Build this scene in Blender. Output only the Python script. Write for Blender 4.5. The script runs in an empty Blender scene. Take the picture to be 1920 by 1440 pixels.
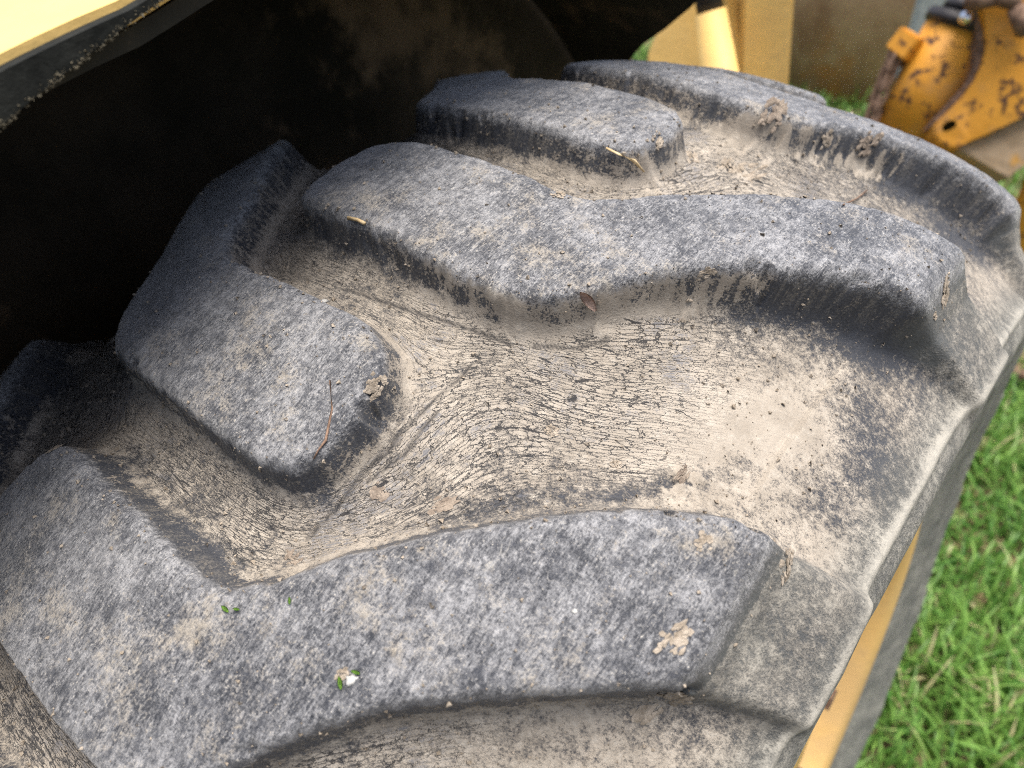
import bpy, bmesh, math, random
import numpy as np
from mathutils import Vector, Matrix, Euler

random.seed(7)
rng = np.random.default_rng(7)
scene = bpy.context.scene
COL = scene.collection

# ------------------------------------------------------------------ camera
CAM = np.array([0.28076, -0.36866, 0.81127])
RM = np.array([[0.7576224, 0.6511032, -0.0455296],
               [0.3784950, -0.4951029, -0.7820580],
               [-0.5317423, 0.5752719, -0.6215403]])      # rows: right, down, forward
FPX = 1362.0
cam_data = bpy.data.cameras.new("camera")
cam = bpy.data.objects.new("camera", cam_data)
COL.objects.link(cam)
cm = Matrix.Identity(4)
for i in range(3):
    cm[i][0] = RM[0][i]; cm[i][1] = -RM[1][i]; cm[i][2] = -RM[2][i]; cm[i][3] = CAM[i]
cam.matrix_world = cm
cam_data.sensor_width = 36.0
cam_data.sensor_fit = 'HORIZONTAL'
cam_data.lens = FPX / 1920 * 36.0
cam_data.clip_start = 0.01
cam_data.clip_end = 500
cam_data.dof.use_dof = True
cam_data.dof.focus_distance = 0.33
cam_data.dof.aperture_fstop = 8.0
scene.camera = cam

# ------------------------------------------------------------------ sky, sun, exposure
SUN_EL, SUN_AZ = math.radians(82), math.radians(60)      # azimuth from +Y towards +X
world = bpy.data.worlds.new("World")
scene.world = world
world.use_nodes = True
wn = world.node_tree
sky = wn.nodes.new("ShaderNodeTexSky")
sky.sky_type = 'NISHITA'
sky.sun_disc = False
sky.sun_elevation = SUN_EL
sky.sun_rotation = SUN_AZ
sky.air_density = 1.0
sky.dust_density = 5.0
sky.ozone_density = 1.0
bg = wn.nodes["Background"]
wn.links.new(sky.outputs[0], bg.inputs[0])
bg.inputs[1].default_value = 0.10
sun_d = bpy.data.lights.new("sun", 'SUN')
sun_d.energy = 2.5
sun_d.angle = math.radians(42)
sun_d.color = (1.0, 0.97, 0.92)
sun = bpy.data.objects.new("sun", sun_d)
COL.objects.link(sun)
sd = Vector((math.cos(SUN_EL) * math.sin(SUN_AZ), math.cos(SUN_EL) * math.cos(SUN_AZ), math.sin(SUN_EL)))
sun.rotation_euler = sd.to_track_quat('Z', 'Y').to_euler()
vs = scene.view_settings
vs.view_transform = 'Standard'
vs.look = 'None'
vs.exposure = 1.3
vs.gamma = 1.0
vs.use_curve_mapping = False
scene.cycles.use_denoising = False
scene.cycles.filter_width = 1.0
scene.cycles.max_bounces = 4
scene.cycles.diffuse_bounces = 2
scene.cycles.glossy_bounces = 2
scene.cycles.transmission_bounces = 2
scene.cycles.adaptive_threshold = 0.01
scene.cycles.caustics_reflective = False
scene.cycles.caustics_refractive = False

# ------------------------------------------------------------------ helpers
def ray(u, v):
    q = np.array([(u - 960) / FPX, (v - 720) / FPX, 1.0])
    d = RM.T @ q
    return d / np.linalg.norm(d)

def at(u, v, t):
    return CAM + t * ray(u, v)

def tag(o, label=None, cat=None, group=None, kind=None):
    if label: o["label"] = label
    if cat: o["category"] = cat
    if group: o["group"] = group
    if kind: o["kind"] = kind
    return o

def empty(name, loc=(0, 0, 0)):
    o = bpy.data.objects.new(name, None)
    o.empty_display_size = 0.05
    COL.objects.link(o)
    o.location = loc
    return o

def link_mesh(name, me, mat=None, parent=None):
    o = bpy.data.objects.new(name, me)
    COL.objects.link(o)
    if mat is not None: me.materials.append(mat)
    if parent is not None:
        o.parent = parent
        bpy.context.view_layer.update()
        o.matrix_parent_inverse = parent.matrix_world.inverted()
    return o

def from_bm(name, bm, mat=None, parent=None, smooth=False):
    bmesh.ops.recalc_face_normals(bm, faces=bm.faces)
    me = bpy.data.meshes.new(name)
    bm.to_mesh(me); bm.free()
    if smooth:
        me.polygons.foreach_set("use_smooth", [True] * len(me.polygons))
    return link_mesh(name, me, mat, parent)

def np_mesh(name, V, F, smooth=True):
    """V (n,3), F (m,4) or (m,3) int"""
    me = bpy.data.meshes.new(name)
    k = F.shape[1]
    me.vertices.add(len(V)); me.loops.add(F.size); me.polygons.add(len(F))
    me.vertices.foreach_set("co", np.ascontiguousarray(V, dtype=np.float32).ravel())
    me.loops.foreach_set("vertex_index", np.ascontiguousarray(F, dtype=np.int32).ravel())
    me.polygons.foreach_set("loop_start", np.arange(0, F.size, k, dtype=np.int32))
    me.polygons.foreach_set("loop_total", np.full(len(F), k, dtype=np.int32))
    me.polygons.foreach_set("use_smooth", np.full(len(F), smooth, dtype=bool))
    me.update(calc_edges=True)
    return me

def add_attr(me, name, arr, vec=False):
    a = me.attributes.new(name, 'FLOAT_VECTOR' if vec else 'FLOAT', 'POINT')
    a.data.foreach_set('vector' if vec else 'value', np.ascontiguousarray(arr, dtype=np.float32).ravel())

def sstep(a, b, x):
    t = np.clip((x - a) / (b - a), 0, 1)
    return t * t * (3 - 2 * t)

_tab = rng.random((256, 256))
def vnoise(x, y):
    xi = np.floor(x).astype(int); yi = np.floor(y).astype(int)
    fx = x - xi; fy = y - yi
    fx = fx * fx * fx * (fx * (fx * 6 - 15) + 10); fy = fy * fy * fy * (fy * (fy * 6 - 15) + 10)
    a = _tab[xi & 255, yi & 255]; b = _tab[(xi + 1) & 255, yi & 255]
    c = _tab[xi & 255, (yi + 1) & 255]; d = _tab[(xi + 1) & 255, (yi + 1) & 255]
    return (a * (1 - fx) + b * fx) * (1 - fy) + (c * (1 - fx) + d * fx) * fy - 0.5

def fbm(x, y, o=4):
    s = 0; a = 1; n = 0
    for i in range(o):
        s = s + a * vnoise(x * 2 ** i + 17.3 * i, y * 2 ** i + 41.7 * i); n += a; a *= 0.55
    return s / n

# ------------------------------------------------------------------ node DSL
class NT:
    def __init__(self, name):
        self.mat = bpy.data.materials.new(name)
        self.mat.use_nodes = True
        self.t = self.mat.node_tree
        self.bsdf = self.t.nodes["Principled BSDF"]
    def n(self, typ, **kw):
        nd = self.t.nodes.new(typ)
        for k, v in kw.items(): setattr(nd, k, v)
        return nd
    def put(self, sock, v):
        if isinstance(v, bpy.types.NodeSocket): self.t.links.new(v, sock)
        elif v is not None:
            if hasattr(sock.default_value, '__len__') and not hasattr(v, '__len__'):
                v = (v, v, v) if len(sock.default_value) == 3 else (v, v, v, 1)
            if hasattr(v, '__len__') and len(sock.default_value) == 4 and len(v) == 3: v = (*v, 1)
            sock.default_value = v
    def math(self, op, a, b=None, c=None, clamp=False):
        nd = self.n("ShaderNodeMath", operation=op, use_clamp=clamp)
        for s, v in zip(nd.inputs, (a, b, c)):
            if v is not None: self.put(s, v)
        return nd.outputs[0]
    def add(self, a, b): return self.math('ADD', a, b)
    def sub(self, a, b): return self.math('SUBTRACT', a, b)
    def mul(self, a, b): return self.math('MULTIPLY', a, b)
    def sat(self, a): return self.math('ADD', a, 0.0, clamp=True)
    def mx(self, a, b): return self.math('MAXIMUM', a, b)
    def rng(self, x, a, b, lo=0.0, hi=1.0, smooth=True):
        nd = self.n("ShaderNodeMapRange", interpolation_type='SMOOTHSTEP' if smooth else 'LINEAR', clamp=True)
        self.put(nd.inputs[0], x)
        for i, v in zip((1, 2, 3, 4), (a, b, lo, hi)): self.put(nd.inputs[i], v)
        return nd.outputs[0]
    def mix(self, f, a, b):
        nd = self.n("ShaderNodeMix", data_type='RGBA', clamp_factor=True)
        self.put(nd.inputs[0], f); self.put(nd.inputs[6], a); self.put(nd.inputs[7], b)
        return nd.outputs[2]
    def noise(self, vec, scale, detail=4, rough=0.55, dist=0.0, lac=2.0):
        nd = self.n("ShaderNodeTexNoise")
        self.put(nd.inputs["Vector"], vec); self.put(nd.inputs["Scale"], scale)
        self.put(nd.inputs["Detail"], detail); self.put(nd.inputs["Roughness"], rough)
        self.put(nd.inputs["Distortion"], dist); self.put(nd.inputs["Lacunarity"], lac)
        return nd.outputs["Fac"], nd.outputs["Color"]
    def voro(self, vec, scale, feature='DISTANCE_TO_EDGE', rand=1.0):
        nd = self.n("ShaderNodeTexVoronoi", feature=feature)
        self.put(nd.inputs["Vector"], vec); self.put(nd.inputs["Scale"], scale); self.put(nd.inputs["Randomness"], rand)
        return nd
    def vmul(self, v, k):
        nd = self.n("ShaderNodeVectorMath", operation='MULTIPLY')
        self.put(nd.inputs[0], v); self.put(nd.inputs[1], k); return nd.outputs[0]
    def vadd(self, v, k):
        nd = self.n("ShaderNodeVectorMath", operation='ADD')
        self.put(nd.inputs[0], v); self.put(nd.inputs[1], k); return nd.outputs[0]
    def attr(self, name):
        nd = self.n("ShaderNodeAttribute", attribute_name=name); return nd
    def obj(self): return self.n("ShaderNodeTexCoord").outputs["Object"]
    def bump(self, h, dist, strength=1.0, normal=None):
        nd = self.n("ShaderNodeBump")
        self.put(nd.inputs["Height"], h); self.put(nd.inputs["Distance"], dist); self.put(nd.inputs["Strength"], strength)
        if normal is not None: self.put(nd.inputs["Normal"], normal)
        return nd.outputs[0]
    def out(self, color, rough=0.8, spec=0.4, normal=None, metal=None):
        self.put(self.bsdf.inputs["Base Color"], color)
        self.put(self.bsdf.inputs["Roughness"], rough)
        self.put(self.bsdf.inputs["Specular IOR Level"], spec)
        if normal is not None: self.put(self.bsdf.inputs["Normal"], normal)
        if metal is not None: self.put(self.bsdf.inputs["Metallic"], metal)
        return self.mat

# ------------------------------------------------------------------ materials
def mat_tyre():
    m = NT("tyre_rubber")
    tco = m.attr("tco").outputs["Vector"]           # metres on the unrolled tread
    crk = m.attr("crk").outputs["Vector"]           # crack-flow coordinates
    wco = m.attr("wco").outputs["Vector"]           # nearest lug edge point, for streaks running down the walls
    msk = m.n("ShaderNodeSeparateXYZ"); m.put(msk.inputs[0], m.attr("msk").outputs["Vector"])
    top, mudb, crkm = msk.outputs                   # lug-top mask, mud cover, weather cracking
    ms2 = m.n("ShaderNodeSeparateXYZ"); m.put(ms2.inputs[0], m.attr("ms2").outputs["Vector"])
    grv, side, wall = ms2.outputs                   # long cuts, sidewall, lug wall
    # --- noises (the colour output carries three independent ones)
    def noise3(vec, scale, detail, rough):
        _, c = m.noise(vec, scale, detail, rough)
        sp = m.n("ShaderNodeSeparateXYZ"); m.put(sp.inputs[0], c)
        return sp.outputs
    nb, dust, cn = noise3(tco, 30, 5, 0.64)
    nm, blk, cn2 = noise3(m.vadd(tco, (3.1, 7.7, 0)), 190, 4, 0.72)
    nf, _ = m.noise(m.vadd(tco, (9.1, 2.7, 0)), 760, 3, 0.80)
    st, _ = m.noise(m.vmul(m.vadd(tco, (1.3, 5.7, 0)), (1500, 420, 500)), 1.0, 3, 0.8)    # brushed grain
    ng, _ = m.noise(m.vadd(tco, (5.5, 5.5, 0)), 2100, 1, 0.6)
    sk, _ = m.noise(m.vmul(wco, (200, 200, 90)), 1.0, 5, 0.75)                              # streaks down the walls
    nfc = m.sub(nf, 0.5)
    # --- lug top: scuffed grey rubber with dust
    mott = m.add(m.add(m.mul(m.sub(nm, .5), 1.1), m.mul(nfc, 2.1)), m.add(m.mul(m.sub(st, .5), 2.4), m.mul(m.sub(nb, .5), 1.7)))
    sc2, _ = m.noise(m.vmul(m.vadd(tco, (2.7, 1.1, 0)), (420, 75, 40)), 1.0, 3, 0.65, 0.3)       # scuffs round the tyre
    mott = m.add(mott, m.mul(m.sub(sc2, .5), 1.3))
    grey = m.mix(m.rng(mott, -0.62, 0.82), (0.016, 0.018, 0.0235), (0.28, 0.277, 0.277))
    tc = m.mix(m.mul(m.rng(m.add(m.mul(m.sub(blk, .5), 1.7), m.add(m.mul(nfc, 1.4), m.mul(m.sub(st, .5), .5))), 0.08, 0.26), 0.8), grey, (0.024, 0.027, 0.036))
    pale = m.mix(nm, (0.40, 0.36, 0.28), (0.54, 0.51, 0.45))
    speck = m.add(m.mul(m.sub(ng, .5), 1.0), m.add(m.mul(nfc, 1.5), m.add(m.mul(m.sub(st, .5), 0.9), m.mul(m.sub(cn2, .5), .6))))
    tc = m.mix(m.mul(m.rng(speck, 0.24, 0.48), 0.78), tc, pale)
    dm = m.add(m.mul(m.sub(dust, .5), 1.7), m.add(m.mul(nfc, 1.0), m.add(m.mul(m.sub(nm, .5), .7), m.mul(m.sub(st, .5), .5))))
    tc = m.mix(m.mul(m.rng(m.add(dm, m.mul(m.sub(mudb, .6), .5)), 0.12, 0.55), 0.70), tc, m.mix(ng, (0.24, 0.205, 0.155), (0.36, 0.315, 0.245)))
    scr, _ = m.noise(m.vmul(m.vadd(tco, (8, 8, 0)), (75, 34, 20)), 1.0, 2, 0.5, 0.6)
    line = m.mul(m.sub(1.0, m.rng(m.math('ABSOLUTE', m.sub(scr, 0.5)), 0.0, 0.0032)), m.rng(blk, .42, .6))
    tc = m.mix(m.mul(line, 0.5), tc, (0.40, 0.38, 0.34))
    # --- carcass: dried tan mud over black rubber
    mudc = m.mix(m.rng(nb, .3, .7), (0.240, 0.207, 0.165), (0.342, 0.299, 0.243))
    mudc = m.mix(m.mul(m.rng(nm, 0.5, 0.75), 0.6), mudc, (0.385, 0.35, 0.295))
    mudc = m.mix(m.mul(m.rng(nf, 0.52, 0.75), 0.45), mudc, (0.19, 0.165, 0.132))
    mudc = m.mix(m.mul(wall, 0.5), mudc, (0.15, 0.125, 0.098))
    rub = m.mix(st, (0.009, 0.010, 0.0135), (0.048, 0.052, 0.062))
    rub = m.mix(m.mul(m.rng(m.add(sk, nfc), .42, .75), m.mul(wall, .75)), rub, (0.14, 0.128, 0.11))
    rub = m.mix(m.mul(m.rng(m.add(m.mul(nfc, 1.4), m.add(m.sub(cn2, .5), m.mul(m.sub(sc2, .5), .6))), 0.20, 0.32), 0.85), rub, (0.20, 0.172, 0.135))
    cov = m.add(m.add(m.mul(m.sub(nm, 0.5), 1.3), m.mul(nfc, 1.2)),
                m.add(m.add(m.mul(m.mul(m.sub(sk, 0.5), 0.7), wall), m.mul(m.sub(dust, .5), .7)), mudb))
    lo = m.add(0.22, m.mul(wall, 0.20)); hi = m.sub(0.74, m.mul(wall, 0.14))
    cover = m.rng(m.add(cov, m.mul(m.mul(m.add(m.sub(nm, .5), nfc), wall), 1.0)), lo, hi)
    # cracks
    cmb = m.n("ShaderNodeCombineXYZ")
    for sck, v in zip(cmb.inputs, (nfc, m.sub(nm, .5), m.sub(cn2, .5))): m.put(sck, m.mul(v, 1.25))
    cv = m.vadd(crk, cmb.outputs[0])
    v1 = m.voro(cv, 1.0, rand=0.95).outputs["Distance"]
    v2 = m.voro(m.vadd(m.vmul(cv, (0.46, 0.10, 0.10)), (5, 9, 2)), 1.0).outputs["Distance"]
    w1 = m.mul(m.rng(cn, 0.28, 0.66, 0.010, 0.050), crkm)
    c1 = m.mul(m.sub(1.0, m.rng(v1, m.mul(w1, 0.3), m.add(m.mul(w1, 1.5), 0.004))), m.rng(crkm, 0.05, 0.45))
    w2 = m.mul(m.rng(nb, 0.36, 0.62, 0.005, 0.021), crkm)
    c2 = m.mul(m.sub(1.0, m.rng(v2, m.mul(w2, 0.4), m.add(m.mul(w2, 1.3), 0.003))), m.rng(crkm, 0.1, 0.4))
    crack = m.mx(m.mx(c1, c2), grv)
    # worn cell centres show grey rubber
    cell = m.mul(m.mul(m.rng(v1, 0.07, 0.22), m.rng(m.add(m.mul(m.sub(dust, .5), 1.3), m.add(m.mul(nfc, .6), m.mul(m.sub(cn2, .5), .6))), 0.02, 0.20)), m.rng(crkm, .2, .7))
    base = m.mix(cover, rub, mudc)
    base = m.mix(m.mul(cell, 0.75), base, m.mix(nf, (0.06, 0.066, 0.08), (0.14, 0.142, 0.155)))
    base = m.mix(m.mul(crack, 0.93), base, (0.012, 0.012, 0.014))
    # sidewall: dust film over grey rubber
    sn = m.add(m.mul(m.sub(nb, .5), 1.0), m.add(m.mul(m.sub(nm, .5), .9), m.add(m.mul(nfc, .6), m.mul(m.sub(st, .5), .6))))
    sc_ = m.mix(m.rng(m.add(sn, m.mul(m.sub(mudb, .6), .6)), -0.28, 0.50), (0.065, 0.068, 0.062), (0.29, 0.275, 0.232))
    base = m.mix(side, base, sc_)
    tmix = m.rng(m.add(top, m.mul(m.add(m.sub(nm, 0.5), m.mul(nfc, .6)), 0.42)), 0.70, 0.93)
    col = m.mix(tmix, base, tc)
    # --- relief
    h = m.add(m.mul(m.mul(cover, m.sub(1.0, tmix)), 0.35), m.mul(nf, 0.45))
    h = m.sub(h, m.mul(m.mul(crack, m.sub(1.0, tmix)), 0.9))
    h = m.add(h, m.mul(m.mul(st, tmix), 0.45))
    h = m.add(h, m.mul(nm, 0.6))
    nrm = m.bump(h, 0.0011, 0.9)
    rough = m.mix(cover, (0.66,) * 3, (0.95,) * 3)
    rough = m.mix(tmix, rough, m.mix(m.rng(dm, 0.1, .5), (0.52,) * 3, (0.85,) * 3))
    rough = m.mix(side, rough, (0.65,) * 3)
    m.put(m.bsdf.inputs['Sheen Weight'], m.mix(tmix, (0.08,) * 3, (0.30,) * 3)); m.put(m.bsdf.inputs['Sheen Roughness'], 0.45)
    return m.out(col, rough, 0.45, nrm)

def mat_paint(name, a, b, rust=0.0, rust_scale=8, rough=0.58, dirt=0.0):
    m = NT(name)
    o = m.obj()
    n1, _ = m.noise(o, 3.0, 5, 0.6)
    n2, _ = m.noise(o, rust_scale, 7, 0.7)
    n3, _ = m.noise(o, 60, 4, 0.6)
    col = m.mix(m.rng(n1, 0.3, 0.7), a, b)
    r = 0.0
    if rust:
        rm = m.rng(m.add(n2, m.mul(m.sub(n3, 0.5), 0.12)), 0.70 - rust * 0.2, 0.76 - rust * 0.2)
        col = m.mix(rm, col, m.mix(n3, (0.035, 0.018, 0.012), (0.13, 0.06, 0.028)))
        r = rm
    if dirt:
        n4, _ = m.noise(m.vadd(o, (3, 3, 3)), 5, 6, 0.7)
        dm = m.mul(m.rng(n4, 0.45, 0.65), dirt)
        col = m.mix(dm, col, (0.27, 0.21, 0.15))
    nrm = m.bump(m.add(m.mul(n3, 0.5), m.mul(n2, 0.6)), 0.004, 0.35)
    return m.out(col, m.mix(r, (rough,) * 3, (0.9,) * 3) if rust else rough, 0.45, nrm)

def mat_simple(name, a, b, scale=20, rough=0.85, bump=0.003, spec=0.3, lo=0.35, hi=0.65, c=None):
    m = NT(name)
    o = m.obj()
    n1, _ = m.noise(o, scale, 6, 0.65)
    n2, _ = m.noise(m.vadd(o, (4, 2, 8)), scale * 5, 4, 0.65)
    col = m.mix(m.rng(m.add(m.mul(n1, 0.75), m.mul(n2, 0.25)), lo, hi), a, b)
    if c is not None:
        n3, _ = m.noise(m.vadd(o, (14, 22, 3)), scale * 0.6, 7, 0.7)
        col = m.mix(m.rng(n3, 0.54, 0.66), col, c)
    nrm = m.bump(m.add(n1, m.mul(n2, 0.6)), bump, 0.6)
    return m.out(col, rough, spec, nrm)

M = {}
M['tyre'] = mat_tyre()
M['yellow'] = mat_paint("yellow_paint", (0.70, 0.45, 0.13), (0.77, 0.53, 0.19), dirt=0.2)
M['shaded_yellow'] = mat_paint("shaded_yellow_rim", (0.62, 0.38, 0.12), (0.70, 0.46, 0.18), dirt=0.3)  # machine yellow with the rim's shade darkened into it, plus dirt patches
M['orange'] = mat_paint("worn_orange_paint", (0.56, 0.24, 0.015), (0.66, 0.31, 0.035), rust=0.82, rust_scale=26, dirt=0.35)
M['muddy'] = mat_simple("muddy_orange_steel", (0.28, 0.20, 0.12), (0.42, 0.31, 0.20), 12, c=(0.55, 0.27, 0.03))
M['black'] = mat_simple("black_dirty_steel", (0.012, 0.012, 0.010), (0.04, 0.036, 0.026), 9, 0.8, 0.002, 0.2, c=(0.14, 0.095, 0.06))
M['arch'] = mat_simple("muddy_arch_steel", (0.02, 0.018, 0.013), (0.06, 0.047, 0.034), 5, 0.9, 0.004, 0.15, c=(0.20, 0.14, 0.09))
M['lip'] = mat_simple("black_edge_rubber", (0.008, 0.009, 0.008), (0.022, 0.023, 0.02), 40, 0.85, 0.002, 0.15, c=(0.06, 0.055, 0.04))
M['mud'] = mat_simple("dried_mud", (0.19, 0.155, 0.115), (0.37, 0.315, 0.25), 160, 0.95, 0.002, 0.15)
M['crust'] = mat_simple("dirt_crust", (0.04, 0.036, 0.025), (0.15, 0.13, 0.09), 130, 0.95, 0.002, 0.15)
M['mud_brown'] = mat_simple("brown_mud", (0.15, 0.118, 0.092), (0.28, 0.23, 0.18), 160, 0.95, 0.002, 0.15)
M['straw'] = mat_simple("straw", (0.42, 0.30, 0.15), (0.62, 0.48, 0.28), 90, 0.7, 0.0005)
M['leaf'] = mat_simple("dry_leaf", (0.28, 0.19, 0.155), (0.44, 0.33, 0.27), 120, 0.75, 0.0008)
M['moss'] = mat_simple("moss_green", (0.05, 0.13, 0.012), (0.20, 0.36, 0.05), 300, 0.7, 0.0005)
M['chalk'] = mat_simple("white_chip", (0.36, 0.35, 0.32), (0.5, 0.49, 0.46), 400, 0.8, 0.0005)
M['rust_tank'] = mat_simple("rusty_tank_steel", (0.34, 0.18, 0.10), (0.60, 0.38, 0.23), 3.2, 0.8, 0.004, c=(0.55, 0.25, 0.09))
M['rust'] = mat_simple("rusty_iron", (0.10, 0.06, 0.04), (0.25, 0.16, 0.11), 60, 0.9, 0.003)
M['galv'] = mat_simple("grey_green_post", (0.27, 0.31, 0.30), (0.40, 0.44, 0.42), 8, 0.6, 0.001)
M['dark'] = mat_simple("black_rubber", (0.012, 0.011, 0.012), (0.035, 0.03, 0.03), 30, 0.5, 0.001, 0.4)
M['chrome'] = NT("bright_steel").out((0.8, 0.8, 0.82), 0.15, 0.5, None, 1.0)
M['soil'] = mat_simple("soil", (0.055, 0.055, 0.022), (0.16, 0.12, 0.06), 7, 0.95, 0.02)

def mat_grass():
    m = NT("grass_blades")
    t = m.attr("tint").outputs["Fac"]
    c = m.mix(t, (0.06, 0.17, 0.03), (0.25, 0.42, 0.09))
    c = m.mix(m.rng(t, 0.90, 0.97), c, (0.46, 0.42, 0.22))
    m.out(c, 0.45, 0.35)
    m.put(m.bsdf.inputs["Transmission Weight"], 0.0)
    tr = m.n("ShaderNodeBsdfTranslucent"); m.put(tr.inputs[0], c)
    ms = m.n("ShaderNodeMixShader"); ms.inputs[0].default_value = 0.35
    m.t.links.new(m.bsdf.outputs[0], ms.inputs[1]); m.t.links.new(tr.outputs[0], ms.inputs[2])
    m.t.links.new(ms.outputs[0], m.t.nodes["Material Output"].inputs[0])
    return m.mat
M['grass'] = mat_grass()

GZ = -0.63          # ground level (axle at z = 0)
# ------------------------------------------------------------------ ground
def build_ground():
    xs = np.concatenate([np.linspace(-60, -4, 15), np.linspace(-3.5, 3.5, 71), np.linspace(4, 60, 15)])
    ys = np.concatenate([np.linspace(-60, -3, 15), np.linspace(-2.5, 9, 116), np.linspace(9.5, 90, 20)])
    X, Y = np.meshgrid(xs, ys, indexing='ij')
    Z = GZ + 0.02 * fbm(X * 1.3, Y * 1.3, 3) - 0.012
    near = np.exp(-(X ** 2 + (Y) ** 2) / 0.3)
    Z = Z * (1 - near) + (GZ - 0.006) * near
    nx, ny = X.shape
    idx = np.arange(nx * ny).reshape(nx, ny)
    F = np.stack([idx[:-1, :-1], idx[1:, :-1], idx[1:, 1:], idx[:-1, 1:]], -1).reshape(-1, 4)
    me = np_mesh("ground", np.stack([X, Y, Z], -1).reshape(-1, 3), F)
    o = link_mesh("ground", me, M['soil'])
    tag(o, "bare soil ground under the grass", "ground", kind="structure")
build_ground()

# ------------------------------------------------------------------ the machine (root)
machine = empty("backhoe_loader", (0, 0, GZ))
tag(machine, "yellow digging machine with a black wheel arch over its big muddy tyre", "machine")

# ================================================================== TYRE
RTOP, RC = 0.67, 0.441
HL = 0.025
RCB = RC - HL
NP = 17
PITCH = 2 * math.pi / NP
FAR_R, FAR_L = -0.137, -0.322          # angle of the far edge of one right / left lug nose
# lug outline: (axial s on the top surface, angle relative to the nose's far edge)
LUG = [(-0.040, 0.002), (0.0, 0.0), (0.040, 0.0), (0.064, -0.004), (0.080, 0.004), (0.094, 0.024), (0.108, 0.053),
       (0.131, 0.094), (0.156, 0.135), (0.177, 0.168), (0.197, 0.195), (0.213, 0.213), (0.226, 0.222),
       (0.260, 0.245), (0.330, 0.29), (0.36, 0.20), (0.330, 0.185), (0.260, 0.140), (0.230, 0.116),
       (0.211, 0.092), (0.193, 0.066), (0.172, 0.035), (0.153, 0.006), (0.137, -0.024), (0.126, -0.048), (0.118, -0.070),
       (0.108, -0.091), (0.097, -0.105), (0.084, -0.112), (0.060, -0.1135), (0.020, -0.1135), (-0.020, -0.113),
       (-0.052, -0.112), (-0.068, -0.104), (-0.074, -0.088), (-0.076, -0.055), (-0.072, -0.022), (-0.060, -0.004)]
def to_pq(s, th):
    a = np.arcsin(np.clip(np.asarray(s) / RC, -0.95, 0.95))
    return 0.43 * a, 0.65 * np.asarray(th)
poly = np.stack(to_pq([a for a, b in LUG], [b for a, b in LUG]), -1)

def sdf_poly(P, poly):
    d = np.full(len(P), 1e9); ins = np.zeros(len(P), bool)
    n = len(poly)
    for i in range(n):
        a = poly[i]; b = poly[(i + 1) % n]; e = b - a
        w = P - a
        t = np.clip((w @ e) / (e @ e), 0, 1)
        q = w - t[:, None] * e
        d = np.minimum(d, (q * q).sum(1))
        c = ((a[1] > P[:, 1]) != (b[1] > P[:, 1]))
        with np.errstate(divide='ignore', invalid='ignore'):
            xx = (b[0] - a[0]) * (P[:, 1] - a[1]) / (b[1] - a[1]) + a[0]
        ins ^= c & (P[:, 0] < xx)
    d = np.sqrt(d)
    return np.where(ins, d, -d)
CP = np.linspace(-0.36, 0.46, 411); CQ = np.linspace(-0.26, 0.40, 331)
PP, QQ = np.meshgrid(CP, CQ, indexing='ij')
SDF = sdf_poly(np.stack([PP.ravel(), QQ.ravel()], -1), poly).reshape(PP.shape)
# soften the polyline corners a little
for _ in range(2):
    SDF[1:-1, 1:-1] = (SDF[1:-1, 1:-1] * 2 + SDF[:-2, 1:-1] + SDF[2:, 1:-1] + SDF[1:-1, :-2] + SDF[1:-1, 2:]) / 6

def bil(G, x, y, x0, dx, y0, dy):
    fx = np.clip((x - x0) / dx, 0, G.shape[0] - 1.001); fy = np.clip((y - y0) / dy, 0, G.shape[1] - 1.001)
    i = fx.astype(int); j = fy.astype(int); fx = fx - i; fy = fy - j
    return (G[i, j] * (1 - fx) + G[i + 1, j] * fx) * (1 - fy) + (G[i, j + 1] * (1 - fx) + G[i + 1, j + 1] * fx) * fy

def lug_dist(p, th):
    """signed distance to the nearest lug edge (+ inside) and that lug's id (0..16 right, 17..33 left)"""
    best = np.full(p.shape, -1.0); bid = np.zeros(p.shape, int)
    for sgn, far, off in ((1, FAR_R, 0), (-1, FAR_L, NP)):
        k0 = np.floor((th - far) / PITCH).astype(int)
        for dk in (-1, 0, 1):
            k = k0 + dk
            q = 0.65 * (th - far - k * PITCH)
            d = bil(SDF, sgn * p, q, CP[0], CP[1] - CP[0], CQ[0], CQ[1] - CQ[0])
            d = np.where((q < CQ[0]) | (q > CQ[-1]), -0.3, d)
            m = d > best
            best = np.where(m, d, best); bid = np.where(m, off + (k % NP), bid)
    return best, bid

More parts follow.
